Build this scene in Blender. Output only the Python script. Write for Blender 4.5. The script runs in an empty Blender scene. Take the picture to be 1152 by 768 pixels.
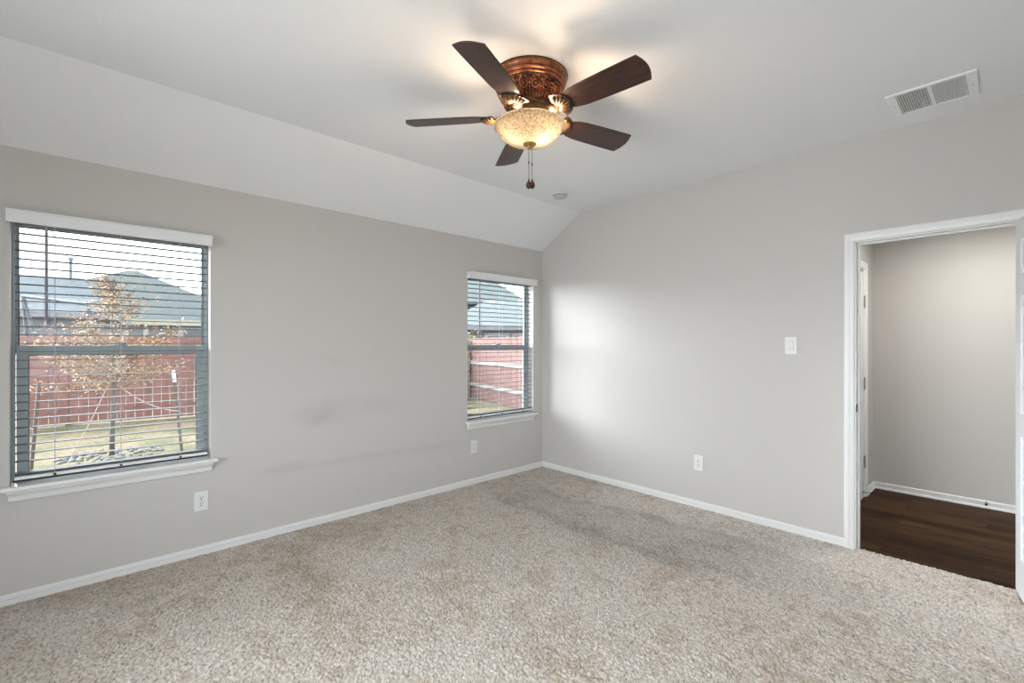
import bpy, math, random
import numpy as np
from mathutils import Vector, Matrix

random.seed(7)
rng = np.random.default_rng(11)
sc = bpy.context.scene
COL = sc.collection
PI = math.pi

# ------------------------------------------------------------------ camera
cam_d = bpy.data.cameras.new('camera')
cam = bpy.data.objects.new('camera', cam_d)
COL.objects.link(cam)
cam_d.sensor_fit = 'HORIZONTAL'
cam_d.sensor_width = 36.0
cam_d.lens = 36.0 * 519.86 / 1152
cam_d.shift_y = 3.07 / 1152
cam_d.clip_start = 0.02
cam_d.clip_end = 300
cam.location = (-3.796, -3.596, 1.372)
cam.rotation_euler = (PI / 2, 0, 0.8238 - PI / 2)
sc.camera = cam

# ------------------------------------------------------------------ sky, lights, exposure
W = bpy.data.worlds.new('overcast_sky')
sc.world = W
W.use_nodes = True
bg = W.node_tree.nodes['Background']
bg.inputs[0].default_value = (0.87, 0.94, 1.0, 1)
bg.inputs[1].default_value = 3.8

sc.view_settings.view_transform = 'Standard'
sc.view_settings.look = 'None'
sc.view_settings.exposure = 0.70
sc.view_settings.gamma = 1.0
sc.view_settings.use_curve_mapping = False


def lamp(name, kind, loc, rot, energy, color, **kw):
    d = bpy.data.lights.new(name, kind)
    d.energy = energy
    d.color = color
    for k, v in kw.items():
        setattr(d, k, v)
    o = bpy.data.objects.new(name, d)
    o.location = loc
    o.rotation_euler = rot
    COL.objects.link(o)
    return o


# added fill lights outside two invented, unseen windows, beside and behind the camera
lamp('side_fill_light', 'AREA', (-5.77, -2.20, 1.42), (0, -PI / 2, 0), 27, (0.945, 0.965, 1.0),
     shape='RECTANGLE', size=1.4, size_y=1.75, spread=math.radians(100))
lamp('rear_fill_light', 'AREA', (-4.2, -4.92, 1.42), (PI / 2, 0, 0), 7, (1.0, 0.975, 0.985),
     shape='RECTANGLE', size=1.75, size_y=1.4)
# high soft daylight falling on the yard and on the window wall
lamp('hazy_sun', 'SUN', (-6, 12, 6), Vector((0.60, -0.80, -0.26)).to_track_quat('-Z', 'Y').to_euler(), 25, (0.93, 0.955, 1.0), angle=math.radians(75))
# light of the hall's own ceiling lamp
lamp('hall_lamp_light', 'AREA', (0.95, -3.5, 2.38), (0, 0, 0), 10.5, (1.0, 0.965, 0.92), shape='DISK', size=0.35)


# ------------------------------------------------------------------ materials
def mat(name, col, rough=0.5, metal=0.0, bump=None, noise=None, spec=0.5, coat=0.0, emit=None):
    """col linear rgb. bump=(scale,strength,dist). noise=(scale,amount) value mottling."""
    m = bpy.data.materials.new(name)
    m.use_nodes = True
    nt = m.node_tree
    p = nt.nodes['Principled BSDF']
    p.inputs['Base Color'].default_value = (*col, 1)
    p.inputs['Roughness'].default_value = rough
    p.inputs['Metallic'].default_value = metal
    p.inputs['Specular IOR Level'].default_value = spec
    if coat:
        p.inputs['Coat Weight'].default_value = coat
        p.inputs['Coat Roughness'].default_value = 0.15
    tc = nt.nodes.new('ShaderNodeTexCoord')
    if noise:
        n = nt.nodes.new('ShaderNodeTexNoise')
        n.inputs['Scale'].default_value = noise[0]
        n.inputs['Detail'].default_value = 5
        r = nt.nodes.new('ShaderNodeMapRange')
        r.inputs['From Min'].default_value = 0.3
        r.inputs['From Max'].default_value = 0.7
        r.inputs['To Min'].default_value = 1 - noise[1]
        r.inputs['To Max'].default_value = 1 + noise[1]
        mx = nt.nodes.new('ShaderNodeVectorMath')
        mx.operation = 'SCALE'
        mx.inputs[0].default_value = col
        nt.links.new(tc.outputs['Object'], n.inputs['Vector'])
        nt.links.new(n.outputs[0], r.inputs['Value'])
        nt.links.new(r.outputs[0], mx.inputs['Scale'])
        nt.links.new(mx.outputs[0], p.inputs['Base Color'])
    if bump:
        n = nt.nodes.new('ShaderNodeTexNoise')
        n.inputs['Scale'].default_value = bump[0]
        n.inputs['Detail'].default_value = 3
        b = nt.nodes.new('ShaderNodeBump')
        b.inputs['Strength'].default_value = bump[1]
        b.inputs['Distance'].default_value = bump[2]
        nt.links.new(tc.outputs['Object'], n.inputs['Vector'])
        nt.links.new(n.outputs[0], b.inputs['Height'])
        nt.links.new(b.outputs[0], p.inputs['Normal'])
    if emit:
        p.inputs['Emission Color'].default_value = (*emit[0], 1)
        p.inputs['Emission Strength'].default_value = emit[1]
    return m


def wood_mat(name, c0, c1, rough, scale, axis_scale, coat=0.0):
    m = bpy.data.materials.new(name)
    m.use_nodes = True
    nt = m.node_tree
    p = nt.nodes['Principled BSDF']
    tc = nt.nodes.new('ShaderNodeTexCoord')
    mp = nt.nodes.new('ShaderNodeMapping')
    mp.inputs['Scale'].default_value = axis_scale
    n = nt.nodes.new('ShaderNodeTexNoise')
    n.inputs['Scale'].default_value = scale
    n.inputs['Detail'].default_value = 6
    n.inputs['Distortion'].default_value = 0.6
    r = nt.nodes.new('ShaderNodeValToRGB')
    r.color_ramp.elements[0].position = 0.35
    r.color_ramp.elements[0].color = (*c0, 1)
    r.color_ramp.elements[1].position = 0.68
    r.color_ramp.elements[1].color = (*c1, 1)
    nt.links.new(tc.outputs['Object'], mp.inputs[0])
    nt.links.new(mp.outputs[0], n.inputs['Vector'])
    nt.links.new(n.outputs[0], r.inputs[0])
    nt.links.new(r.outputs[0], p.inputs['Base Color'])
    p.inputs['Roughness'].default_value = rough
    if coat:
        p.inputs['Coat Weight'].default_value = coat
        p.inputs['Coat Roughness'].default_value = 0.2
    return m


WALL_C = (0.612, 0.586, 0.566)
M_wall = mat('painted_wall', WALL_C, 0.75, bump=(170, 0.22, 0.004), spec=0.25)
M_ceil = mat('painted_ceiling', (0.875, 0.882, 0.90), 0.8, bump=(120, 0.25, 0.004), spec=0.2)
M_hallwall = mat('hall_wall_paint', (0.58, 0.56, 0.53), 0.75, bump=(170, 0.22, 0.004), spec=0.25)
M_trim = mat('white_trim_paint', (0.83, 0.83, 0.825), 0.38)
M_door = mat('white_door_paint', (0.78, 0.79, 0.81), 0.4)
M_vinyl = mat('window_vinyl', (0.36, 0.41, 0.43), 0.45)
M_gasket_shade = mat('dark_gasket_shade', (0.03, 0.035, 0.04), 0.6)  # gasket dark, also used for the shaded bottom of the frame
M_blind = mat('blind_white', (0.84, 0.845, 0.855), 0.4)
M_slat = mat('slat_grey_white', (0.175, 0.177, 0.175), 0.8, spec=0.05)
M_cord = mat('cord_white', (0.62, 0.60, 0.66), 0.7)
M_wand = mat('wand_grey', (0.30, 0.265, 0.335), 0.3)
M_plastic = mat('white_plastic', (0.80, 0.80, 0.79), 0.35)
M_detector = mat('detector_plastic', (0.58, 0.58, 0.57), 0.45)
M_slot = mat('slot_dark', (0.05, 0.045, 0.04), 0.6)
M_vent = mat('vent_enamel', (0.90, 0.90, 0.90), 0.4)
M_ventdark = mat('vent_cavity', (0.30, 0.30, 0.30), 0.8)
M_nickel = mat('satin_nickel', (0.42, 0.40, 0.37), 0.35, metal=0.9)
M_bronzehw = mat('dark_bronze', (0.10, 0.075, 0.06), 0.4, metal=0.6)
M_rubber = mat('black_rubber', (0.02, 0.02, 0.02), 0.7)

# wall with the scuff smudges between the two windows
M_wallA = mat('painted_wall_scuffed', WALL_C, 0.75, bump=(170, 0.22, 0.004), spec=0.25)


def add_scuffs(m, spots, col):
    nt = m.node_tree
    p = nt.nodes['Principled BSDF']
    tc = nt.nodes.new('ShaderNodeTexCoord')
    prev = None
    for (c, s, rz, amt) in spots:
        mp = nt.nodes.new('ShaderNodeMapping')
        mp.vector_type = 'TEXTURE'
        mp.inputs['Location'].default_value = c
        mp.inputs['Rotation'].default_value = (0, rz, 0)
        mp.inputs['Scale'].default_value = s
        ln = nt.nodes.new('ShaderNodeVectorMath')
        ln.operation = 'LENGTH'
        mr = nt.nodes.new('ShaderNodeMapRange')
        mr.interpolation_type = 'SMOOTHSTEP'
        mr.inputs['From Min'].default_value = 1
        mr.inputs['From Max'].default_value = 0
        mr.inputs['To Max'].default_value = amt
        nt.links.new(tc.outputs['Object'], mp.inputs[0])
        nt.links.new(mp.outputs[0], ln.inputs[0])
        nt.links.new(ln.outputs['Value'], mr.inputs['Value'])
        if prev is None:
            prev = mr.outputs[0]
        else:
            a = nt.nodes.new('ShaderNodeMath')
            a.operation = 'ADD'
            nt.links.new(prev, a.inputs[0])
            nt.links.new(mr.outputs[0], a.inputs[1])
            prev = a.outputs[0]
    n = nt.nodes.new('ShaderNodeTexNoise')
    n.inputs['Scale'].default_value = 9
    n.inputs['Detail'].default_value = 6
    nt.links.new(tc.outputs['Object'], n.inputs['Vector'])
    mu = nt.nodes.new('ShaderNodeMath')
    mu.operation = 'MULTIPLY'
    nt.links.new(prev, mu.inputs[0])
    nt.links.new(n.outputs[0], mu.inputs[1])
    mx = nt.nodes.new('ShaderNodeMix')
    mx.data_type = 'RGBA'
    mx.inputs[6].default_value = (*col, 1)
    mx.inputs[7].default_value = (0.30, 0.275, 0.25, 1)
    nt.links.new(mu.outputs[0], mx.inputs[0])
    nt.links.new(mx.outputs[2], p.inputs['Base Color'])


add_scuffs(M_wallA, [
    ((-2.50, 0, 0.82), (0.24, 1, 0.12), 0, 0.36),
    ((-2.35, 0, 0.86), (0.45, 1, 0.18), 0, 0.24),
    ((-1.95, 0, 0.87), (0.30, 1, 0.13), 0, 0.20),
    ((-2.72, 0, 0.47), (0.28, 1, 0.06), 0.0, 0.34),
    ((-2.2, 0, 0.45), (0.70, 1, 0.05), 0.0, 0.26),
    ((-1.5, 0, 0.43), (0.60, 1, 0.06), 0.0, 0.24),
    ((-2.35, 0, 1.25), (0.16, 1, 0.07), 0.3, 0.12),
], WALL_C)


def glass_mat():
    m = bpy.data.materials.new('window_glass')
    m.use_nodes = True
    nt = m.node_tree
    nt.nodes.clear()
    out = nt.nodes.new('ShaderNodeOutputMaterial')
    tr = nt.nodes.new('ShaderNodeBsdfTransparent')
    tr.inputs[0].default_value = (0.95, 0.97, 0.965, 1)
    gl = nt.nodes.new('ShaderNodeBsdfGlossy')
    gl.inputs['Roughness'].default_value = 0.02
    fr = nt.nodes.new('ShaderNodeFresnel')
    fr.inputs['IOR'].default_value = 1.25
    mx = nt.nodes.new('ShaderNodeMixShader')
    nt.links.new(fr.outputs[0], mx.inputs[0])
    nt.links.new(tr.outputs[0], mx.inputs[1])
    nt.links.new(gl.outputs[0], mx.inputs[2])
    nt.links.new(mx.outputs[0], out.inputs[0])
    return m


M_glass = glass_mat()


# ------------------------------------------------------------------ mesh helpers
class MB:
    def __init__(self, off=(0, 0, 0)):
        self.v, self.f, self.off = [], [], Vector(off)

    def add(self, vs, fs, M=None):
        n = len(self.v)
        for v in vs:
            v = Vector(v)
            self.v.append(M @ v if M else v)
        self.f += [tuple(i + n for i in q) for q in fs]
        return self

    def box(self, x0, x1, y0, y1, z0, z1, M=None):
        vs = [(x0, y0, z0), (x1, y0, z0), (x1, y1, z0), (x0, y1, z0), (x0, y0, z1), (x1, y0, z1), (x1, y1, z1), (x0, y1, z1)]
        return self.add(vs, [(3, 2, 1, 0), (4, 5, 6, 7), (0, 1, 5, 4), (1, 2, 6, 5), (2, 3, 7, 6), (3, 0, 4, 7)], M)

    def prism(self, poly, h0, h1, M=None):
        """poly CCW in xy, extruded along z"""
        n = len(poly)
        vs = [(x, y, h0) for x, y in poly] + [(x, y, h1) for x, y in poly]
        fs = [tuple(range(n - 1, -1, -1)), tuple(range(n, 2 * n))]
        fs += [(i, (i + 1) % n, n + (i + 1) % n, n + i) for i in range(n)]
        return self.add(vs, fs, M)

    def tube(self, pts, rad, n=8, caps=True, M=None):
        pts = [Vector(p) for p in pts]
        rs = rad if isinstance(rad, (list, tuple)) else [rad] * len(pts)
        vs, fs = [], []
        prev = None
        for i, p in enumerate(pts):
            t = (pts[min(i + 1, len(pts) - 1)] - pts[max(i - 1, 0)]).normalized()
            if prev is None:
                a = Vector((0, 0, 1)) if abs(t.z) < 0.9 else Vector((1, 0, 0))
                u = t.cross(a).normalized()
            else:
                u = (prev - t * prev.dot(t)).normalized()
            prev = u
            w = t.cross(u)
            for k in range(n):
                an = 2 * PI * k / n
                vs.append(p + (u * math.cos(an) + w * math.sin(an)) * rs[i])
        for i in range(len(pts) - 1):
            for k in range(n):
                a, b = i * n + k, i * n + (k + 1) % n
                fs.append((a, b, b + n, a + n))
        if caps:
            fs.append(tuple(range(n - 1, -1, -1)))
            fs.append(tuple(range(len(vs) - n, len(vs))))
        return self.add(vs, fs, M)

    def lathe(self, prof, n=32, M=None, cap0=False, cap1=False):
        """prof list of (r,z)"""
        vs, fs = [], []
        for r, z in prof:
            for k in range(n):
                a = 2 * PI * k / n
                vs.append((r * math.cos(a), r * math.sin(a), z))
        for i in range(len(prof) - 1):
            for k in range(n):
                a, b = i * n + k, i * n + (k + 1) % n
                fs.append((a, b, b + n, a + n))
        if cap0:
            fs.append(tuple(range(n - 1, -1, -1)))
        if cap1:
            fs.append(tuple(range(len(vs) - n, len(vs))))
        return self.add(vs, fs, M)

    def ball(self, c, r, n=10, m=6, s=(1, 1, 1), M=None):
        prof = [(max(1e-4, math.sin(PI * i / m)) * r, -math.cos(PI * i / m) * r) for i in range(m + 1)]
        T = Matrix.Translation(c) @ Matrix.Diagonal((*s, 1))
        return self.lathe(prof, n, (M @ T) if M else T)

    def sweep(self, prof, p0, p1, up=(0, 0, 1), flip=False):
        """profile (d,z) swept straight from p0 to p1; d is offset along side = dir x up"""
        p0, p1, up = Vector(p0), Vector(p1), Vector(up)
        t = (p1 - p0).normalized()
        s = t.cross(up).normalized()
        if flip:
            s = -s
        n = len(prof)
        vs = [p + s * d + up * z for p in (p0, p1) for d, z in prof]
        fs = [(i, (i + 1) % n, n + (i + 1) % n, n + i) for i in range(n)] + [tuple(range(n - 1, -1, -1)), tuple(range(n, 2 * n))]
        return self.add(vs, fs)

    def build(self, name, m, parent=None, bevel=0.0, smooth=False, seg=2, auto=None):
        me = bpy.data.meshes.new(name)
        me.from_pydata([tuple(v - self.off) for v in self.v], [], self.f)
        import bmesh
        bm = bmesh.new()
        bm.from_mesh(me)
        bmesh.ops.recalc_face_normals(bm, faces=bm.faces)
        bm.to_mesh(me)
        bm.free()
        me.materials.append(m)
        if smooth:
            me.polygons.foreach_set('use_smooth', [True] * len(me.polygons))
            if auto:
                me.set_sharp_from_angle(angle=math.radians(auto))
        o = bpy.data.objects.new(name, me)
        COL.objects.link(o)
        if parent is not None:
            o.parent = parent
        if bevel:
            b = o.modifiers.new('bevel', 'BEVEL')
            b.width = bevel
            b.segments = seg
            b.limit_method = 'ANGLE'
            b.angle_limit = math.radians(40)
        return o


def empty(name, loc, rz=0.0):
    o = bpy.data.objects.new(name, None)
    COL.objects.link(o)
    o.location = loc
    o.rotation_euler = (0, 0, rz)
    o.empty_display_size = 0.05
    return o


def tag(o, label=None, cat=None, group=None, kind=None):
    for k, v in (('label', label), ('category', cat), ('group', group), ('kind', kind)):
        if v:
            o[k] = v
    return o


def children(o):
    return [c for c in COL.objects if c.parent is o]


def copy_tree(o, parent=None):
    c = o.copy()
    COL.objects.link(c)
    c.parent = parent
    for ch in children(o):
        copy_tree(ch, c)
    return c


def struct(o, label, cat='room'):
    return tag(o, label, cat, None, 'structure')


# ------------------------------------------------------------------ dimensions
XL, YR = -5.50, -4.60          # left wall, rear wall (inner faces)
HA, HC, RUN = 2.417, 2.743, 0.543   # window wall height, main ceiling, slope run
SILL, HEAD = 0.605, 2.075      # window openings
WIN1 = (-4.085, -3.183)
WIN2 = (-1.056, -0.144)
DY0, DY1, DH = -2.890, -3.655, 2.052   # bedroom door clear opening (jamb faces, head)
T = 0.14

# ------------------------------------------------------------------ shell
w = MB()
x0, x1 = XL - T, 0.0
xs = [x0, WIN1[0], WIN1[1], WIN2[0], WIN2[1], x1]
for i in range(5):
    if i in (1, 3):
        w.box(xs[i], xs[i + 1], 0, T, -0.35, SILL)
        w.box(xs[i], xs[i + 1], 0, T, HEAD, HA + 0.2)
    else:
        w.box(xs[i], xs[i + 1], 0, T, -0.35, HA + 0.2)
struct(w.build('wall_back', M_wallA), 'greige window wall with two windows and faint scuffs', 'wall')

w = MB()
TB = 0.115
MX = Matrix(((0, 0, 1, 0), (1, 0, 0, 0), (0, 1, 0, 0), (0, 0, 0, 1)))   # (y,z,x)->(x,y,z)
w.prism([(T, -0.35), (T, HA), (0, HA), (-RUN, HC), (-RUN, HC + .2), (DY0 + 0.02, HC + .2), (DY0 + 0.02, -0.35)][::-1], 0, TB, MX)
w.box(0, TB, DY1 - 0.02, DY0 + 0.02, DH + 0.02, HC + .2)
w.box(0, TB, YR - T, DY1 - 0.02, -0.35, HC + .2)
struct(w.build('wall_right', M_wall), 'plain greige wall holding the light switch and the hall doorway', 'wall')

w = MB()
w.box(XL - T, XL, YR - T, -3.1, -0.35, HC + .2)
w.box(XL - T, XL, -1.3, T, -0.35, HC + .2)
w.box(XL - T, XL, -3.1, -1.3, -0.35, SILL)  # opening added to admit the side fill light
w.box(XL - T, XL, -3.1, -1.3, HEAD, HC + .2)
struct(w.build('wall_left', M_wall), 'greige side wall just out of view with an added opening for fill light', 'wall')
w = MB()
w.box(XL - T, -5.1, YR - T, YR, -0.35, HC + .2)
w.box(-3.3, 0, YR - T, YR, -0.35, HC + .2)
w.box(-5.1, -3.3, YR - T, YR, -0.35, SILL)  # opening added to admit the rear fill light
w.box(-5.1, -3.3, YR - T, YR, HEAD, HC + .2)
struct(w.build('wall_front', M_wall), 'greige wall behind the camera with an added opening for fill light', 'wall')

w = MB()
w.prism([(T, HA), (0.0, HA), (-RUN, HC), (YR - T, HC), (YR - T, HC + .15), (-RUN - .03, HC + .15), (T, HA + .2)], XL - T, 0.0, MX)
struct(w.build('ceiling', M_ceil), 'white ceiling sloping down along the window wall', 'ceiling')

# ------------------------------------------------------------------ carpet
def smooth_noise(nx, ny, cell, seed):
    r = np.random.default_rng(seed)
    gx, gy = int(nx / cell) + 3, int(ny / cell) + 3
    g = r.random((gy, gx))
    X = np.arange(nx) / cell
    Y = np.arange(ny) / cell
    xi, yi = X.astype(int), Y.astype(int)
    fx, fy = X - xi, Y - yi
    fx, fy = fx * fx * (3 - 2 * fx), fy * fy * (3 - 2 * fy)
    a = g[yi][:, xi] * (1 - fx) + g[yi][:, xi + 1] * fx
    b = g[yi + 1][:, xi] * (1 - fx) + g[yi + 1][:, xi + 1] * fx
    return a * (1 - fy)[:, None] + b * fy[:, None]


def carpet():
    st = 0.0055
    X = np.arange(XL, 0.032, st)
    Y = np.arange(YR, -0.0, st)
    nx, ny = len(X), len(Y)
    gx, gy = np.meshgrid(X, Y)
    jx = (rng.random((ny, nx)) - .5) * st * .7
    jy = (rng.random((ny, nx)) - .5) * st * .7
    tuft = rng.random((ny, nx)) + smooth_noise(nx, ny, 2.5, 3) * .35
    z = (tuft - .7) * 0.008 + (smooth_noise(nx, ny, 60, 6) - .5) * .003
    # only the doorway strip runs past the wall face
    inside = (gx > 0.0) & ((gy > DY0) | (gy < DY1))
    gx2 = np.where(inside, -0.0005, gx + jx)
    gx2 = np.clip(gx2, XL, 0.034)
    v = np.stack([gx2, np.clip(gy + jy, YR, -0.0005), z], -1).reshape(-1, 3)
    idx = np.arange(nx * ny).reshape(ny, nx)
    q = np.stack([idx[:-1, :-1], idx[:-1, 1:], idx[1:, 1:], idx[1:, :-1]], -1).reshape(-1, 4)
    me = bpy.data.meshes.new('floor')
    me.vertices.add(len(v))
    me.vertices.foreach_set('co', v.ravel().astype(np.float32))
    me.loops.add(q.size)
    me.loops.foreach_set('vertex_index', q.ravel().astype(np.int32))
    me.polygons.add(len(q))
    me.polygons.foreach_set('loop_start', np.arange(0, q.size, 4, dtype=np.int32))
    me.polygons.foreach_set('use_smooth', np.ones(len(q), bool))
    me.update()
    # fibre colour: beige yarn, brown soiling near the window wall, grey traffic lane
    base = np.array([0.63, 0.575, 0.522])
    c = np.ones((ny, nx, 1)) * base
    yarn = 0.80 + .52 * rng.random((ny, nx)) ** .8 + .16 * (tuft - .7)
    yarn[rng.random((ny, nx)) < .14] *= .50
    c = c * yarn[..., None]
    big = smooth_noise(nx, ny, 95, 21) * .5 + smooth_noise(nx, ny, 38, 22) * .3 + smooth_noise(nx, ny, 12, 23) * .2
    # brownish soiling along the wall with the windows and down the left
    soil = np.clip(1.15 - np.abs(gy) / 1.5, 0, 1) * np.clip(1.0 - (gx + 4.4) / 5.5, .35, 1)
    soil = soil * np.clip((big - .22) * 2.6, 0, 1)
    soil2 = np.clip((smooth_noise(nx, ny, 120, 31) * .6 + smooth_noise(nx, ny, 34, 32) * .4 - .5) * 3, 0, 1) * np.clip((gx + 3.2) / -1.0 + 1.6, 0, 1)
    s = np.clip(soil * .62 + soil2 * .22, 0, 1)[..., None]
    c = c * (1 - s) + c * np.array([.70, .645, .58]) * s
    mot = smooth_noise(nx, ny, 14, 51) * .40 + smooth_noise(nx, ny, 48, 52) * .35 + smooth_noise(nx, ny, 5, 53) * .40
    mot = np.clip((mot - .60) * 4.5, 0, 1)[..., None]
    c = c * (1 - mot * .8) + c * np.array([.81, .755, .69]) * mot * .8
    # grey traffic lane from the corner window towards the door
    cen = -0.80 + 0.06 * np.sin(gy * 2.1) + (smooth_noise(nx, ny, 55, 41) - .5) * .16
    half = 0.26 + .05 * np.sin(gy * 3.0 + 1)
    d = np.abs(gx - cen)
    lane = np.clip((half + .10 - d) / .22, 0, 1) * np.clip((-gy - .05) / .5, 0, 1) * np.clip((gy + 3.4) / .9, 0, 1)
    edge = np.exp(-((d - half) / .055) ** 2) * np.clip((-gy - .3) / .4, 0, 1) * np.clip((gy + 3.1) / .9, 0, 1)
    edge = edge * np.clip(smooth_noise(nx, ny, 28, 42) * 1.2 + .25, 0, 1)
    lane = lane * np.clip(.45 + smooth_noise(nx, ny, 36, 43) * .8, 0, 1)
    l = np.clip(lane * .48 + edge * .62, 0, 1)[..., None]
    c = c * (1 - l) + c * np.array([.66, .69, .71]) * l
    rgba = np.concatenate([np.clip(c, 0, 1), np.ones((ny, nx, 1))], -1).reshape(-1, 4)
    at = me.color_attributes.new('fibre', 'FLOAT_COLOR', 'POINT')
    at.data.foreach_set('color', rgba.ravel().astype(np.float32))
    m = bpy.data.materials.new('cut_pile_carpet')
    m.use_nodes = True
    nt = m.node_tree
    p = nt.nodes['Principled BSDF']
    p.inputs['Roughness'].default_value = 0.95
    p.inputs['Specular IOR Level'].default_value = 0.1
    a = nt.nodes.new('ShaderNodeVertexColor')
    a.layer_name = 'fibre'
    nt.links.new(a.outputs[0], p.inputs['Base Color'])
    me.materials.append(m)
    o = bpy.data.objects.new('floor', me)
    COL.objects.link(o)
    struct(o, 'beige cut-pile carpet with grey traffic lane and brown soiling', 'carpet')


carpet()

# ------------------------------------------------------------------ baseboards
BASE = [(0, -0.012), (0.015, -0.012), (0.015, 0.024), (0.0135, 0.0260), (0.0050, 0.0262), (0.0050, 0.0315), (0.0115, 0.0320), (0.0115, 0.044), (0.008, 0.051), (0.003, 0.054), (0, 0.054)]
b = MB()
b.sweep(BASE, (XL, 0, 0), (0, 0, 0))
struct(b.build('baseboard_back', M_trim), 'low white baseboard under the two windows', 'baseboard')
b = MB()
b.sweep(BASE, (0, 0, 0), (0, DY0 + 0.063, 0))
b.sweep(BASE, (0, DY1 - 0.063, 0), (0, YR, 0))
struct(b.build('baseboard_right', M_trim), 'low white baseboard along the wall with the doorway', 'baseboard')
b = MB()
b.sweep(BASE, (XL, YR, 0), (XL, 0, 0))
struct(b.build('baseboard_left', M_trim), 'low white baseboard along the side wall', 'baseboard')
b = MB()
b.sweep(BASE, (0, YR, 0), (XL, YR, 0))
struct(b.build('baseboard_front', M_trim), 'low white baseboard behind the camera', 'baseboard')


# ------------------------------------------------------------------ windows
def rect_frame(mb, x0, x1, z0, z1, y0, y1, l, r, bt, tp):
    mb.box(x0, x0 + l, y0, y1, z0, z1)
    mb.box(x1 - r, x1, y0, y1, z0, z1)
    mb.box(x0 + l, x1 - r, y0, y1, z0, z0 + bt)
    mb.box(x0 + l, x1 - r, y0, y1, z1 - tp, z1)
    return mb


def window(name, wx, loc, rz, label, sill=True):
    """built in a local frame: x along the wall, y outwards, origin at loc on the inner wall face"""
    x0, x1 = wx
    r = empty(name, loc, rz)
    struct(r, label, 'window')
    zs = SILL + (0.017 if sill else 0.0)
    rect_frame(MB(), x0, x1, zs, HEAD, 0.085, 0.135, 0.014, 0.018, 0.02, 0.03).build('window_frame', M_vinyl, r, 0.003)
    mz0, mz1 = 1.312, 1.364
    # upper (outer) sash and lower (inner) sash
    us = rect_frame(MB(), x0 + 0.014, x1 - 0.018, mz0 + 0.004, HEAD - 0.028, 0.108, 0.130, 0.011, 0.014, 0.042, 0.03).build('upper_sash', M_vinyl, r, 0.002)
    rect_frame(MB(), x0 + 0.0245, x1 - 0.0315, mz1 - 0.008, HEAD - 0.058, 0.104, 0.1095, 0.004, 0.004, 0.004, 0.004).build('glazing_bead', M_gasket_shade, us)  # dark bead, doubling as the recess shadow line along the sash
    MB().box(x0 + 0.023, x1 - 0.030, 0.116, 0.122, mz1 - 0.012, HEAD - 0.055).build('pane', M_glass, us)
    ls = rect_frame(MB(), x0 + 0.020, x1 - 0.020, zs + 0.018, mz1, 0.086, 0.107, 0.044, 0.044, 0.032, mz1 - mz0).build('lower_sash', M_vinyl, r, 0.003)
    rect_frame(MB(), x0 + 0.064, x1 - 0.064, zs + 0.050, mz0, 0.088, 0.0925, 0.003, 0.003, 0.003, 0.003).build('glazing_bead', M_gasket_shade, ls)  # bead and recess shadow drawn as one dark line
    MB().box(x0 + 0.062, x1 - 0.062, 0.094, 0.100, zs + 0.048, mz0 + 0.002).build('pane', M_glass, ls)
    xm = (x0 + x1) / 2
    lk = MB().box(xm - 0.03, xm + 0.03, 0.078, 0.100, mz1, mz1 + 0.006)
    lk.box(xm - 0.012, xm + 0.028, 0.070, 0.088, mz1 + 0.006, mz1 + 0.014)
    lk.build('sash_lock', M_vinyl, ls, 0.002)
    MB().box(x0 + 0.005, x1 - 0.005, 0.075, 0.0848, zs, zs + 0.010).build('sill_shade_strip', M_gasket_shade, r)  # dark strip stands in for the shaded bottom of the frame
    if sill:
        s = MB()
        s.box(x0, x1, 0.0, 0.086, SILL - 0.006, SILL + 0.017)
        s.box(x0 - 0.033, x1 + 0.038, -0.052, -0.0, SILL - 0.006, SILL + 0.017)
        s.build('window_sill', M_trim, r, 0.006, seg=3)
        a = MB()
        prof = [(0, 0), (0.040, 0), (0.036, -0.014), (0.026, -0.024), (0.020, -0.034), (0.016, -0.056), (0.010, -0.062), (0, -0.062)]
        xa, xb = x0 - 0.012, x1 + 0.012
        n = len(prof)
        vs = []
        for x, sg in ((xa, 1), (xb, -1)):
            for d, z in prof:
                vs.append((x - sg * 0.010 * (z / -0.062) * -1 + sg * 0.0, -d, SILL - 0.006 + z))
        fs = [(i, (i + 1) % n, n + (i + 1) % n, n + i) for i in range(n)] + [tuple(range(n - 1, -1, -1)), tuple(range(n, 2 * n))]
        a.add(vs, fs)
        a.build('sill_apron', M_trim, r, 0.0015)
    return r


window('window_1', WIN1, (0, 0, 0), 0, 'single-hung grey window with young tree outside, beyond the blind')
window('window_2', WIN2, (0, 0, 0), 0, 'single-hung grey window near the room corner, beyond the blind')
window('added_window_3', (-0.9, 0.9), (XL, -2.2, 0), PI / 2, 'added unseen window in the side wall for fill light')  # unseen window, added only so the side fill light can enter
window('added_window_4', (-0.9, 0.9), (-4.2, YR, 0), PI, 'added unseen window behind the camera for fill light')  # also an added window, there for the rear fill light


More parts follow.
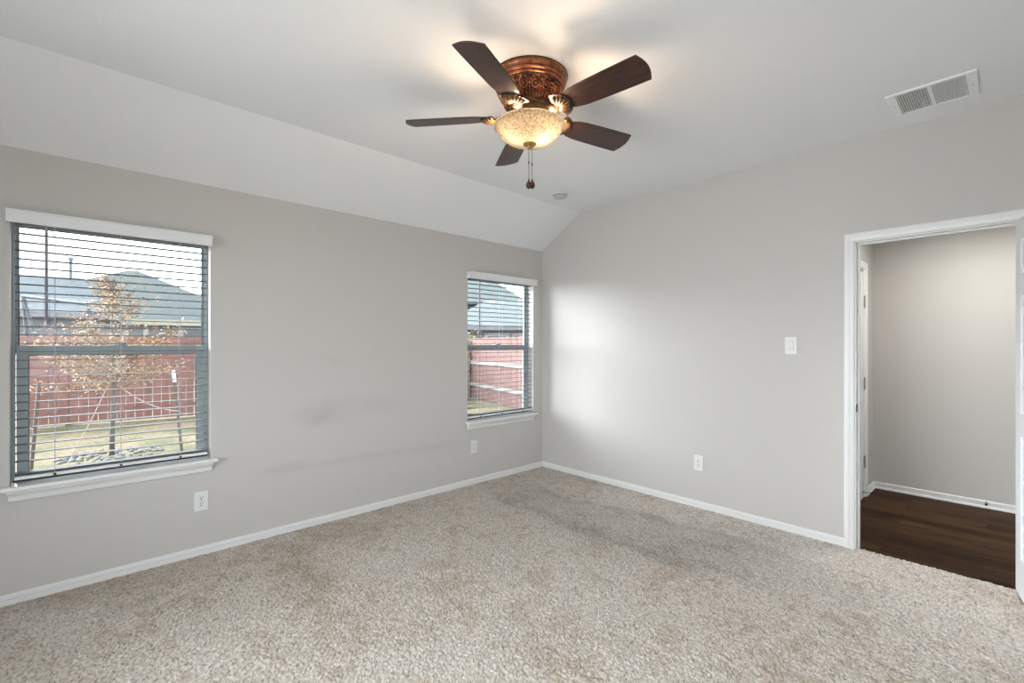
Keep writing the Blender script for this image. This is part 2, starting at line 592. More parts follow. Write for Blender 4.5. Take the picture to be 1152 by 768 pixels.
# ------------------------------------------------------------------ blinds
def make_blind(width):
    r = empty('window_blind', (0, 0, 0))
    v = MB()
    v.box(-0.010, width + 0.002, -0.062, -0.052, 2.013, 2.076)
    v.box(-0.010, -0.001, -0.052, -0.001, 2.013, 2.076)
    v.box(width - 0.007, width + 0.002, -0.052, -0.001, 2.013, 2.076)
    v.box(-0.011, width + 0.003, -0.065, -0.052, 2.068, 2.079)
    v.box(-0.011, width + 0.003, -0.065, -0.052, 2.010, 2.018)
    v.build('valance', M_blind, r, 0.002)
    MB().box(0.012, width - 0.012, 0.004, 0.056, 2.035, 2.073).build('headrail', M_blind, r, 0.002)
    s = MB()
    z = 2.014
    n = 0
    zs = []
    while z > 0.70:
        zs.append(z)
        z -= 0.0455
    zs += [0.678, 0.671]
    for k, z in enumerate(zs):
        tilt = random.uniform(-0.02, 0.02)
        sag = random.uniform(-0.0006, 0.0006)
        M = Matrix.Translation((0, 0.030, z + sag)) @ Matrix.Rotation(tilt, 4, 'X')
        s.box(0.018, width - 0.018, -0.025, 0.025, -0.0018, 0.0018, M)
    s.build('slats', M_slat, r)
    MB().box(0.016, width - 0.016, 0.004, 0.056, 0.646, 0.664).build('bottom_rail', M_blind, r, 0.003)
    for fx in (0.17, width / 2, width - 0.162):
        c = MB()
        for y in (0.0035, 0.0565):
            c.tube([(fx, y, 2.035), (fx, y, 0.655)], 0.0011, 5)
        for z in zs[:-2]:
            c.tube([(fx, 0.004, z - 0.002), (fx, 0.056, z - 0.002)], 0.0006, 4)
        c.build('ladder_cord', M_cord, r)
        MB().box(fx - 0.006, fx + 0.006, 0.0, 0.003, 0.648, 0.660).build('cord_plug', M_bronzehw, r)
    t = MB()
    t.tube([(0.138, -0.012, 2.03), (0.138, -0.014, 1.98), (0.138, -0.014, 1.50)], [0.003, 0.0075, 0.0075], 6)
    t.tube([(0.138, -0.014, 1.50), (0.138, -0.014, 1.487)], [0.007, 0.006], 8)
    t.build('tilt_wand', M_wand, r)
    return r


bl = make_blind(WIN1[1] - WIN1[0])
bl.location = (WIN1[0], 0, 0)
tag(bl, 'open white slatted blind on the large window with the tree outside', 'window blind', 'white window blinds')
bl2 = make_blind(WIN2[1] - WIN2[0])
bl2.location = (WIN2[0], 0, 0)
tag(bl2, 'open white slatted blind on the window beside the room corner', 'window blind', 'white window blinds')

# ------------------------------------------------------------------ bedroom doorway trim and door
CAS = [(0, 0), (0.004, 0.010), (0.010, 0.012), (0.026, 0.014), (0.032, 0.018), (0.048, 0.018), (0.057, 0.014), (0.057, 0)]  # (across from inner edge, out from wall)


def casing(mb, ya, yb, ztop, xwall, sx):
    """mitred casing around an opening ya>yb up to ztop on the plane x=xwall, out along sx"""
    def ring(d, o):
        return [(xwall + sx * o, ya + d, -0.012), (xwall + sx * o, ya + d, ztop + d), (xwall + sx * o, yb - d, ztop + d), (xwall + sx * o, yb - d, -0.012)]
    n = len(CAS)
    vs = []
    for d, o in CAS:
        vs += ring(d, o)
    fs = []
    for i in range(n):
        j = (i + 1) % n
        for k in range(3):
            fs.append((i * 4 + k, i * 4 + k + 1, j * 4 + k + 1, j * 4 + k))
    fs.append(tuple(i * 4 for i in range(n)))
    fs.append(tuple(i * 4 + 3 for i in range(n)))
    mb.add(vs, fs)
    return mb


tr = empty('trim_1', (0, (DY0 + DY1) / 2, 0))
struct(tr, 'white moulded casing and jamb around the hall doorway', 'door frame')
OFF = (0, (DY0 + DY1) / 2, 0)
casing(MB(OFF), DY0 + 0.006, DY1 - 0.006, DH + 0.006, -0.0003, -1).build('casing', M_trim, tr)
casing(MB(OFF), DY0 + 0.006, DY1 - 0.006, DH + 0.006, TB + 0.0003, 1).build('casing', M_trim, tr)
j = MB(OFF)
j.box(0.0, TB, DY0, DY0 + 0.02, -0.012, DH + 0.02)
j.box(0.0, TB, DY1 - 0.02, DY1, -0.012, DH + 0.02)
j.box(0.0, TB, DY1, DY0, DH, DH + 0.02)
j.build('jamb', M_trim, tr, 0.002)
s = MB(OFF)
s.box(0.042, 0.075, DY0 - 0.011, DY0 - 0.0002, -0.012, DH)
s.box(0.042, 0.075, DY1 + 0.0002, DY1 + 0.011, -0.012, DH)
s.box(0.042, 0.075, DY1 + 0.011, DY0 - 0.011, DH - 0.011, DH - 0.0002)
s.build('door_stop', M_trim, tr, 0.002)
sp = MB(OFF)
pts = [(0.022 + 0.023 * math.cos(a) * 1.0, 0.942 + 0.029 * math.sin(a)) for a in np.linspace(0, 2 * PI, 24, endpoint=False)]
Mj = Matrix(((1, 0, 0, 0), (0, 0, -1, 0), (0, 1, 0, 0), (0, 0, 0, 1)))
sp.prism(pts, -(DY0 - 0.0002), -(DY0 - 0.002), Mj)
spo = sp.build('strike_plate', M_bronzehw, tr)
tag(spo, 'bronze oval strike plate')


def panel_door(name_root, width, height, thick=0.035):
    """local: x 0..width from the hinge side, y 0..thick, z 0..height; six raised panels on both faces"""
    st, rail = 0.11, 0.11
    cols = [(st, width / 2 - 0.045), (width / 2 + 0.045, width - st)]
    rows = [(0.20, 0.86), (0.98, 1.62), (1.73, height - rail)]
    d = MB()
    xs_ = [0, cols[0][0], cols[0][1], cols[1][0], cols[1][1], width]
    d.box(xs_[0], xs_[1], 0, thick, 0, height)
    d.box(xs_[4], xs_[5], 0, thick, 0, height)
    d.box(xs_[2], xs_[3], 0, thick, 0, height)
    zz = [0, rows[0][0], rows[0][1], rows[1][0], rows[1][1], rows[2][0], rows[2][1], height]
    for a in (0, 2, 4, 6):
        for c in cols:
            d.box(c[0], c[1], 0, thick, zz[a], zz[a + 1])
    p = MB()
    for c in cols:
        for r in rows:
            p.box(c[0], c[1], 0.010, thick - 0.010, r[0], r[1])
            q = 0.03
            for ys in ((0.004, 0.010), (thick - 0.010, thick - 0.004)):
                p.box(c[0] + q, c[1] - q, ys[0], ys[1], r[0] + q, r[1] - q)
    return d, p


door = empty('door_1', (-0.008, DY1, 0.02), math.radians(90 + 99))
struct(door, 'open white panel door at the edge of the hall doorway', 'door')
DW = 0.758
d, p = panel_door('door', DW, DH - 0.026)
# closed, the slab runs along +Y from the pin with its room face towards -X; local x = along slab, local -y = hall face
for mb_ in (d, p):
    mb_.v = [Vector((v.x + 0.003, -v.y - 0.008, v.z)) for v in mb_.v]
d.build('door_slab', M_door, door, 0.002)
p.build('door_panels', M_door, door, 0.003)
for hz in (0.20, 1.0, 1.80):
    h = MB().tube([(0, 0, hz - 0.045), (0, 0, hz + 0.045)], 0.006, 10)
    h.box(0.002, 0.03, -0.0085, -0.0065, hz - 0.044, hz + 0.044)
    h.build('hinge', M_nickel, door)
kn = MB()
for sy in (1, -1):
    Mk = Matrix.Translation((DW - 0.065, -0.0255, 0.92)) @ Matrix.Rotation(-sy * PI / 2, 4, 'X')
    kn.lathe([(0.001, 0.072), (0.02, 0.068), (0.027, 0.055), (0.02, 0.042), (0.011, 0.036), (0.011, 0.024), (0.03, 0.020), (0.032, 0.0175)], 20, Mk)
kn.build('knob', M_nickel, door, smooth=True)

# ------------------------------------------------------------------ hall beyond the doorway
HX, HY, HZ = 1.805, -2.69, 2.44
w = MB()
w.box(HX, HX + 0.1, -5.2, HY + 0.1, -0.05, HZ + .1)
struct(w.build('wall_hall_far', M_hallwall), 'plain greige hall wall facing the doorway', 'wall')
HDX0, HDX1, HDH = 0.62, 1.40, 2.045
w = MB()
w.box(TB, HDX0 - 0.02, HY, HY + 0.1, -0.05, HZ + .1)
w.box(HDX1 + 0.02, HX, HY, HY + 0.1, -0.05, HZ + .1)
w.box(HDX0 - 0.02, HDX1 + 0.02, HY, HY + 0.1, HDH + 0.02, HZ + .1)
struct(w.build('wall_hall_left', M_hallwall), 'greige hall end wall around the closed white door', 'wall')
w = MB()
w.box(TB, HX, -5.3, -5.2, -0.05, HZ + .1)
struct(w.build('wall_hall_right', M_hallwall), 'far end wall of the hall out of view', 'wall')
w = MB()
w.box(TB, HX + 0.1, -5.3, HY + 0.1, HZ, HZ + 0.08)
struct(w.build('ceiling_hall', M_ceil), 'flat white hall ceiling', 'ceiling')


def plank_mat():
    m = bpy.data.materials.new('walnut_planks')
    m.use_nodes = True
    nt = m.node_tree
    p = nt.nodes['Principled BSDF']
    p.inputs['Roughness'].default_value = 0.5
    p.inputs['Specular IOR Level'].default_value = 0.05
    tc = nt.nodes.new('ShaderNodeTexCoord')
    mp = nt.nodes.new('ShaderNodeMapping')
    mp.inputs['Rotation'].default_value = (0, 0, PI / 2)
    br = nt.nodes.new('ShaderNodeTexBrick')
    br.offset = 0.37
    br.inputs['Scale'].default_value = 1
    br.inputs['Brick Width'].default_value = 0.75
    br.inputs['Row Height'].default_value = 0.118
    br.inputs['Mortar Size'].default_value = 0.0012
    br.inputs['Color1'].default_value = (0.026, 0.0115, 0.005, 1)
    br.inputs['Color2'].default_value = (0.085, 0.043, 0.020, 1)
    br.inputs['Mortar'].default_value = (0.012, 0.007, 0.004, 1)
    mp2 = nt.nodes.new('ShaderNodeMapping')
    mp2.inputs['Scale'].default_value = (26, 2.2, 1)
    n = nt.nodes.new('ShaderNodeTexNoise')
    n.inputs['Scale'].default_value = 2
    n.inputs['Detail'].default_value = 7
    n.inputs['Distortion'].default_value = 0.5
    mr = nt.nodes.new('ShaderNodeMapRange')
    mr.inputs['From Min'].default_value = 0.3
    mr.inputs['From Max'].default_value = 0.7
    mr.inputs['To Min'].default_value = 0.5
    mr.inputs['To Max'].default_value = 1.55
    vm = nt.nodes.new('ShaderNodeVectorMath')
    vm.operation = 'SCALE'
    nt.links.new(tc.outputs['Object'], mp.inputs[0])
    nt.links.new(mp.outputs[0], br.inputs['Vector'])
    nt.links.new(tc.outputs['Object'], mp2.inputs[0])
    nt.links.new(mp2.outputs[0], n.inputs['Vector'])
    nt.links.new(n.outputs[0], mr.inputs['Value'])
    nt.links.new(br.outputs['Color'], vm.inputs[0])
    nt.links.new(mr.outputs[0], vm.inputs['Scale'])
    nt.links.new(vm.outputs[0], p.inputs['Base Color'])
    return m


w = MB()
w.box(0.0, HX, -5.2, HY, -0.05, -0.012)
struct(w.build('floor_hall', plank_mat()), 'dark brown wood plank floor in the hall', 'floor')
HB = [(d_, z - 0.0) for d_, z in BASE]
b = MB()
hb = [(0, -0.012), (0.020, -0.012), (0.019, 0.000), (0.014, 0.007), (0.011, 0.008), (0.012, 0.022), (0.004, 0.0225), (0.004, 0.0275), (0.011, 0.0285), (0.011, 0.040), (0.004, 0.050), (0, 0.050)]
b.sweep(hb, (HX, HY, 0), (HX, -5.2, 0))
struct(b.build('baseboard_hall_far', M_trim), 'white baseboard and shoe moulding on the far hall wall', 'baseboard')
b = MB()
b.sweep(hb, (HDX1 + 0.077, HY, 0), (HX, HY, 0))
struct(b.build('baseboard_hall_left', M_trim), 'short white baseboard beside the hall door', 'baseboard')

# closed door in the hall's end wall
hd = empty('door_2', (HDX1, HY, -0.004))
struct(hd, 'closed white panel door in the hall seen through the doorway', 'door')
d, p = panel_door('door', HDX1 - HDX0 - 0.006, 2.03)
for mb_ in (d, p):
    mb_.v = [Vector((-v.x - 0.003, v.y + 0.002, v.z)) for v in mb_.v]
d.build('door_slab', M_door, hd, 0.002)
p.build('door_panels', M_door, hd, 0.003)
for hz in (0.31, 1.02, 1.76):
    h = MB().tube([(0.001, -0.005, hz - 0.045), (0.001, -0.005, hz + 0.045)], 0.0075, 10)
    h.ball((0.001, -0.005, hz + 0.05), 0.007)
    h.ball((0.001, -0.005, hz - 0.05), 0.007)
    h.build('hinge', M_nickel, hd)
fr = empty('trim_2', (HDX1, HY, 0))
struct(fr, 'white casing around the closed hall door', 'door frame')
OFF2 = (HDX1, HY, 0)
c = MB(OFF2)
# casing on the hall side (facing -Y) : reuse the mitred ring by swapping axes
n = len(CAS)
vs = []
for dd, o in CAS:
    vs += [(HDX0 - 0.006 - dd, HY - o, -0.012), (HDX0 - 0.006 - dd, HY - o, HDH + 0.006 + dd), (HDX1 + 0.006 + dd, HY - o, HDH + 0.006 + dd), (HDX1 + 0.006 + dd, HY - o, -0.012)]
fs = []
for i in range(n):
    jn = (i + 1) % n
    for k in range(3):
        fs.append((i * 4 + k, i * 4 + k + 1, jn * 4 + k + 1, jn * 4 + k))
fs.append(tuple(i * 4 for i in range(n)))
fs.append(tuple(i * 4 + 3 for i in range(n)))
c.add(vs, fs)
c.build('casing', M_trim, fr)
c = MB(OFF2)
c.box(HDX0 - 0.02, HDX0, HY, HY + 0.1, -0.012, HDH + 0.02)
c.box(HDX1, HDX1 + 0.02, HY, HY + 0.1, -0.012, HDH + 0.02)
c.box(HDX0, HDX1, HY, HY + 0.1, HDH, HDH + 0.02)
c.box(HDX0, HDX1, HY + 0.04, HY + 0.1, -0.012, HDH)
c.build('jamb', M_trim, fr)


def spring_stop(loc, rz, label):
    r = empty('door_stop', loc, rz)
    tag(r, label, 'door stop', 'spring door stops in the hall')
    MB().tube([(0, 0, 0), (0, -0.006, 0)], 0.011, 14).build('base_plate', M_nickel, r)
    pts = []
    for i in range(90):
        a = i * 0.75
        pts.append((0.006 * math.cos(a), -0.006 - 0.052 * i / 89, 0.006 * math.sin(a)))
    MB().tube(pts, 0.0014, 5).build('spring', M_nickel, r)
    MB().lathe([(0.0065, 0), (0.009, 0.003), (0.009, 0.012), (0.005, 0.016)], 12, Matrix.Translation((0, -0.058, 0)) @ Matrix.Rotation(PI / 2, 4, 'X'), True, True).build('bumper', M_rubber, r, smooth=True, auto=40)
    return r


spring_stop((HX - 0.0112, -3.455, 0.034), -PI / 2, 'spring door stop on the far hall baseboard')
spring_stop((HDX1 - 0.05, HY + 0.0022, 0.045), 0, 'dark tipped door stop at the foot of the closed hall door')


# ------------------------------------------------------------------ outlets, switch
def make_outlet():
    r = empty('wall_outlet', (0, 0, 0))
    MB().box(-0.039, 0.039, -0.006, -0.0005, -0.064, 0.064).build('cover_plate', M_plastic, r, 0.003, seg=3)
    for z0 in (-0.0215, 0.0215):
        s = MB()
        pts = []
        for a in np.linspace(0, 2 * PI, 28, endpoint=False):
            pts.append((max(-0.0168, min(0.0168, 0.0205 * math.cos(a))), z0 + 0.0145 * max(-1, min(1, 1.15 * math.sin(a)))))
        s.prism(pts, 0.0055, 0.0085, Matrix(((1, 0, 0, 0), (0, 0, -1, 0), (0, 1, 0, 0), (0, 0, 0, 1))))
        so = s.build('socket', M_plastic, r)
        k = MB()
        k.box(-0.0078, -0.0052, -0.0090, -0.0084, z0 - 0.001, z0 + 0.009)
        k.box(0.0052, 0.0078, -0.0090, -0.0084, z0 - 0.0002, z0 + 0.0082)
        k.tube([(0, -0.0084, z0 - 0.0085), (0, -0.0090, z0 - 0.0085)], 0.0036, 12)
        k.build('slots', M_slot, so)
    MB().tube([(0, -0.0055, 0), (0, -0.0075, 0)], 0.0035, 10).build('screw', M_nickel, r)
    return r


GO = 'white wall outlets'
ot = make_outlet()
ot.location = (-3.235, 0, 0.350)
tag(ot, 'white wall outlet below the right end of the tree window sill', 'wall outlet', GO)
o2 = copy_tree(ot)
o2.location = (-0.98, 0, 0.366)
tag(o2, 'white wall outlet below the window next to the corner', 'wall outlet', GO)
o3 = copy_tree(ot)
o3.location = (0, -1.810, 0.374)
o3.rotation_euler = (0, 0, -PI / 2)
tag(o3, 'white wall outlet low on the wall left of the doorway', 'wall outlet', GO)

sw = empty('light_switch', (0, -2.502, 1.362), -PI / 2)
tag(sw, 'white rocker light switch on the wall left of the doorway', 'light switch')
MB().box(-0.040, 0.040, -0.006, -0.0005, -0.063, 0.063).build('cover_plate', M_plastic, sw, 0.003, seg=3)
k = MB()
k.prism([(-0.0055, 0.033), (-0.0055, -0.033), (-0.0125, -0.033), (-0.0075, -0.004), (-0.0085, 0.033)], -0.0165, 0.0165, MX)
k.build('rocker', M_plastic, sw, 0.001)
MB().box(-0.0172, 0.0172, -0.0064, -0.0056, -0.0337, 0.0337).build('rocker_gap', M_slot, sw)
for z in (-0.048, 0.048):
    MB().tube([(0, -0.0055, z), (0, -0.0070, z)], 0.003, 10).build('screw', M_plastic, sw)

# ------------------------------------------------------------------ ceiling vent, smoke detector
VX0, VX1, VY0, VY1 = -0.545, -0.220, -3.482, -3.120
vr = empty('ceiling_vent', ((VX0 + VX1) / 2, (VY0 + VY1) / 2, HC))
tag(vr, 'white two-panel ceiling air vent above the doorway wall', 'ceiling vent')
OV = vr.location
f = MB(OV)
bx, by = 0.024, 0.042
z0, z1 = HC - 0.012, HC - 0.0005
f.box(VX0, VX1, VY0, VY0 + by, z0, z1)
f.box(VX0, VX1, VY1 - by, VY1, z0, z1)
f.box(VX0, VX0 + bx, VY0 + by, VY1 - by, z0, z1)
f.box(VX1 - bx, VX1, VY0 + by, VY1 - by, z0, z1)
ym = (VY0 + VY1) / 2
f.box(VX0 + bx, VX1 - bx, ym - 0.010, ym + 0.010, z0, z1)
f.build('vent_frame', M_vent, vr, 0.003)
MB(OV).box(VX0 + bx, VX1 - bx, VY0 + by, VY1 - by, HC - 0.003, HC - 0.0006).build('vent_cavity', M_ventdark, vr)
for (a, b_, sg) in ((VY0 + by, ym - 0.010, -1), (ym + 0.010, VY1 - by, 1)):
    L = MB(OV)
    y = a + 0.006
    while y < b_ - 0.004:
        Mv = Matrix.Translation((0, y, HC - 0.0075)) @ Matrix.Rotation(sg * 0.75, 4, 'X')
        L.box(VX0 + bx, VX1 - bx, -0.0052, 0.0052, -0.0005, 0.0005, Mv)
        y += 0.0098
    L.build('louver_panel', M_vent, vr)
for y in (VY0 + by / 2, VY1 - by / 2):
    MB(OV).tube([((VX0 + VX1) / 2, y, z0 - 0.0015), ((VX0 + VX1) / 2, y, z0 + 0.001)], 0.004, 10).build('screw', M_nickel, vr)

sd = empty('smoke_detector', (-0.605, -0.795, HC))
tag(sd, 'small round white smoke detector on the ceiling beyond the fan', 'smoke detector')
MB().lathe([(0.068, -0.0005), (0.070, -0.004), (0.068, -0.010), (0.060, -0.011)], 36, None, True, True).build('base_plate', M_plastic, sd, smooth=True, auto=35)
MB().lathe([(0.058, -0.010), (0.060, -0.016), (0.059, -0.024), (0.050, -0.0245)], 36).build('vent_ring', M_ventdark, sd, smooth=True, auto=35)
sl = MB()
for k in range(24):
    a = 2 * PI * k / 24
    sl.box(-0.003, 0.003, 0.056, 0.0615, -0.025, -0.010, Matrix.Rotation(a, 4, 'Z'))
sl.build('vent_ribs', M_detector, sd)
MB().lathe([(0.0605, -0.024), (0.060, -0.030), (0.052, -0.036), (0.035, -0.039), (0.001, -0.040)], 36, None, True).build('cover', M_detector, sd, smooth=True, auto=35)
MB().tube([(0.02, -0.01, -0.0385), (0.02, -0.01, -0.0415)], 0.009, 16).build('test_button', M_detector, sd)

# ------------------------------------------------------------------ ceiling fan
FC = Vector((-2.108, -1.907, HC))
fan = empty('ceiling_fan', FC)
tag(fan, 'carved copper-bronze five-blade ceiling fan with lit alabaster bowl light', 'ceiling fan')


def bronze(name, c0, c1, rough):
    m = bpy.data.materials.new(name)
    m.use_nodes = True
    nt = m.node_tree
    p = nt.nodes['Principled BSDF']
    p.inputs['Metallic'].default_value = 0.45
    p.inputs['Roughness'].default_value = rough
    tc = nt.nodes.new('ShaderNodeTexCoord')
    n = nt.nodes.new('ShaderNodeTexNoise')
    n.inputs['Scale'].default_value = 30
    n.inputs['Detail'].default_value = 5
    r = nt.nodes.new('ShaderNodeValToRGB')
    r.color_ramp.elements[0].position = 0.38
    r.color_ramp.elements[0].color = (*c0, 1)
    r.color_ramp.elements[1].position = 0.62
    r.color_ramp.elements[1].color = (*c1, 1)
    nt.links.new(tc.outputs['Object'], n.inputs['Vector'])
    nt.links.new(n.outputs[0], r.inputs[0])
    nt.links.new(r.outputs[0], p.inputs['Base Color'])
    return m


M_copper = bronze('aged_copper', (0.13, 0.034, 0.012), (0.36, 0.12, 0.045), 0.28)
M_copperdark = bronze('dark_copper_ground', (0.030, 0.010, 0.006), (0.10, 0.030, 0.012), 0.45)
M_antique = bronze('antique_gold_bronze', (0.10, 0.045, 0.016), (0.22, 0.115, 0.050), 0.40)
M_shelldark = bronze('dark_shell_ground', (0.014, 0.008, 0.005), (0.03, 0.015, 0.008), 0.5)
M_brass = bronze('brushed_brass', (0.34, 0.20, 0.06), (0.48, 0.30, 0.11), 0.35)
M_blade = wood_mat('dark_walnut_blade', (0.016, 0.005, 0.003), (0.068, 0.019, 0.010), 0.42, 3.0, (3.0, 34, 34), coat=0.15)

# motor housing: stepped rings against the ceiling, dark grooves between them
ring = [(0.150, -0.001), (0.190, -0.001), (0.194, -0.005), (0.195, -0.012), (0.191, -0.022), (0.184, -0.030), (0.181, -0.031), (0.180, -0.034),
        (0.184, -0.036), (0.184, -0.041), (0.176, -0.047), (0.172, -0.048), (0.171, -0.051), (0.176, -0.053), (0.176, -0.058), (0.168, -0.064), (0.161, -0.066)]
MB().lathe(ring, 64).build('canopy_rings', M_copper, fan, smooth=True, auto=30)
for (ga, gb) in (((0.1835, -0.0305), (0.1808, -0.0352)), ((0.1755, -0.0472), (0.1718, -0.0525)), ((0.1688, -0.0635), (0.1610, -0.0662)), ((0.1945, -0.0006), (0.1955, -0.0045))):
    MB().lathe([(ga[0] - .004, ga[1]), (ga[0] + .0012, ga[1]), (gb[0] + .0012, gb[1]), (gb[0] - .004, gb[1])], 64).build('groove_ring', M_copperdark, fan, smooth=True, auto=30)
band = [(0.163, -0.066), (0.159, -0.075), (0.152, -0.090), (0.142, -0.104), (0.130, -0.115), (0.124, -0.119)]
MB().lathe(band, 64).build('carved_band', M_copperdark, fan, smooth=True)


def band_pt(a, t, lift=0.0):
    """t 0..1 down the carved band"""
    s = t * (len(band) - 1)
    i = min(int(s), len(band) - 2)
    u = s - i
    r = band[i][0] * (1 - u) + band[i + 1][0] * u + lift
    z = band[i][1] * (1 - u) + band[i + 1][1] * u - lift * 0.6
    return Vector((r * math.cos(a), r * math.sin(a), z))


sc_mb = MB()
NS = 8
BH = 0.066


def bp(a0, x, y, lift=0.003):
    """x metres around the band from a0, y metres up from its middle"""
    t = min(max(0.5 - y / BH, 0.0), 0.999)
    return band_pt(a0 + x / (0.158 - 0.032 * t), t, lift)


for k in range(NS):
    a0 = 2 * PI * (k + .5) / NS
    for sgn in (1, -1):
        pts = []
        for i in range(30):                       # volute curling into the middle of its half
            th = PI * 0.5 + i / 29 * 2.9 * PI
            rr = 0.0235 * (1 - 0.80 * i / 29)
            pts.append(bp(a0, sgn * (0.029 + rr * math.cos(th)), -0.002 + rr * math.sin(th)))
        sc_mb.tube([bp(a0, sgn * 0.001, 0.030), bp(a0, sgn * 0.014, 0.027)] + pts, [0.003, 0.0045] + [0.005 - 0.0022 * i / 29 for i in range(30)], 6)
        sc_mb.ball(bp(a0, sgn * 0.029, -0.002, .004), 0.0055, 8, 5)
        for q in range(4):                        # leaf lobes curling off the volute
            an = -0.5 + q * 0.55
            sc_mb.ball(bp(a0, sgn * (0.029 + 0.027 * math.cos(an)), -0.004 + 0.026 * math.sin(an)), 0.0055, 8, 5)
        sc_mb.ball(bp(a0, sgn * 0.006, -0.022), 0.0065, 8, 5)
    sc_mb.ball(bp(a0, 0, -0.010), 0.0062, 8, 5, (1, 1, 1.5))
    sc_mb.ball(bp(a0, 0, 0.014), 0.0075, 8, 5, (1, 1, 1.3))
sc_mb.build('scroll_relief', M_copper, fan, smooth=True)
bd = MB()
for k in range(72):
    a = 2 * PI * k / 72
    bd.ball((0.166 * math.cos(a), 0.166 * math.sin(a), -0.067), 0.0042, 6, 4)
bd.build('bead_ring', M_antique, fan, smooth=True)
MB().lathe([(0.124, -0.117), (0.129, -0.121), (0.131, -0.128), (0.129, -0.136), (0.122, -0.144), (0.113, -0.150)], 64).build('gadroon_base', M_copperdark, fan, smooth=True)
gd = MB()
for k in range(48):
    a = 2 * PI * k / 48
    ca, sa = math.cos(a), math.sin(a)
    gd.tube([(0.126 * ca, 0.126 * sa, -0.119), (0.1335 * ca, 0.1335 * sa, -0.128), (0.129 * ca, 0.129 * sa, -0.138), (0.117 * ca, 0.117 * sa, -0.149)], [0.0036, 0.0055, 0.005, 0.003], 6)
gd.build('gadroon_ring', M_copper, fan, smooth=True)
hub = [(0.112, -0.149), (0.104, -0.151), (0.102, -0.158), (0.104, -0.160), (0.104, -0.168), (0.096, -0.171), (0.095, -0.182), (0.106, -0.186), (0.108, -0.194),
       (0.100, -0.200), (0.080, -0.204), (0.070, -0.214), (0.072, -0.226), (0.090, -0.232), (0.118, -0.236), (0.120, -0.240), (0.001, -0.241)]
MB().lathe(hub, 48).build('motor_hub', M_antique, fan, smooth=True, auto=35)

# bowl light
def alabaster():
    m = bpy.data.materials.new('mottled_alabaster_glass')
    m.use_nodes = True
    nt = m.node_tree
    nt.nodes.clear()
    out = nt.nodes.new('ShaderNodeOutputMaterial')
    tc = nt.nodes.new('ShaderNodeTexCoord')
    n = nt.nodes.new('ShaderNodeTexNoise')
    n.inputs['Scale'].default_value = 105
    n.inputs['Detail'].default_value = 4
    r = nt.nodes.new('ShaderNodeValToRGB')
    r.color_ramp.elements[0].position = 0.36
    r.color_ramp.elements[0].color = (0.028, 0.022, 0.015, 1)
    r.color_ramp.elements[1].position = 0.58
    r.color_ramp.elements[1].color = (0.052, 0.048, 0.041, 1)
    d = nt.nodes.new('ShaderNodeBsdfDiffuse')
    t = nt.nodes.new('ShaderNodeBsdfTranslucent')
    mx = nt.nodes.new('ShaderNodeMixShader')
    mx.inputs[0].default_value = 0.6
    g = nt.nodes.new('ShaderNodeBsdfGlossy')
    g.inputs['Roughness'].default_value = 0.15
    fr = nt.nodes.new('ShaderNodeFresnel')
    fr.inputs['IOR'].default_value = 1.35
    mg = nt.nodes.new('ShaderNodeMixShader')
    nt.links.new(tc.outputs['Object'], n.inputs['Vector'])
    nt.links.new(n.outputs[0], r.inputs[0])
    nt.links.new(r.outputs[0], d.inputs[0])
    nt.links.new(r.outputs[0], t.inputs[0])
    nt.links.new(d.outputs[0], mx.inputs[1])
    nt.links.new(t.outputs[0], mx.inputs[2])
    nt.links.new(fr.outputs[0], mg.inputs[0])
    nt.links.new(mx.outputs[0], mg.inputs[1])
    nt.links.new(g.outputs[0], mg.inputs[2])
    nt.links.new(mg.outputs[0], out.inputs[0])
    return m


bowl = [(0.181, -0.243), (0.184, -0.246), (0.183, -0.251), (0.176, -0.257), (0.170, -0.264), (0.160, -0.282), (0.144, -0.301), (0.122, -0.317), (0.094, -0.329), (0.060, -0.336), (0.020, -0.339), (0.001, -0.339)]
MB().lathe(bowl, 64).build('light_bowl', alabaster(), fan, smooth=True)
MB().lathe([(0.030, -0.3345), (0.034, -0.338), (0.032, -0.343), (0.022, -0.348), (0.012, -0.351), (0.010, -0.357), (0.012, -0.361), (0.006, -0.367), (0.001, -0.368)], 24).build('finial', M_brass, fan, smooth=True, auto=50)
for (bx_, by_, bz) in ((0.075, -0.035, -0.285), (-0.055, 0.055, -0.280), (-0.035, -0.075, -0.280)):
    MB().ball((bx_, by_, bz + 0.035), 0.012, 10, 6).build('bulb_socket', M_brass, fan, smooth=True)
R_ = Vector((0.733, -0.680, 0))
F_ = Vector((0.680, 0.733, 0))
for dx, e in ((0.060, 11.5), (-0.07, 6.5)):
    L = lamp('fan_bulb_light', 'POINT', FC + R_ * dx - F_ * 0.03 + Vector((0, 0, -0.285)), (0, 0, 0), e, (1.0, 0.74, 0.48), shadow_soft_size=0.035)

# pull chains
for dx, dy, zl in ((-0.004, 0.0, -0.530), (0.014, 0.022, -0.522)):
    p0 = R_ * dx + F_ * dy
    ch = MB()
    ch.tube([(p0.x, p0.y, -0.345), (p0.x, p0.y, zl)], 0.0013, 5)
    ch.tube([(p0.x, p0.y, -0.428), (p0.x, p0.y, -0.440)], 0.0032, 8)
    co = ch.build('pull_chain', M_bronzehw, fan)
    MB().lathe([(0.001, zl + 0.012), (0.004, zl + 0.010), (0.005, zl), (0.012, zl - 0.010), (0.0155, zl - 0.022), (0.011, zl - 0.034), (0.005, zl - 0.038), (0.001, zl - 0.040)], 16,
               Matrix.Translation((p0.x, p0.y, 0))).build('pendant', mat('dark_walnut_pendant', (0.05, 0.018, 0.010), 0.25) if 'dark_walnut_pendant' not in bpy.data.materials else bpy.data.materials['dark_walnut_pendant'], co, smooth=True)

# blades and their shell brackets
BZ = 2.545 - HC


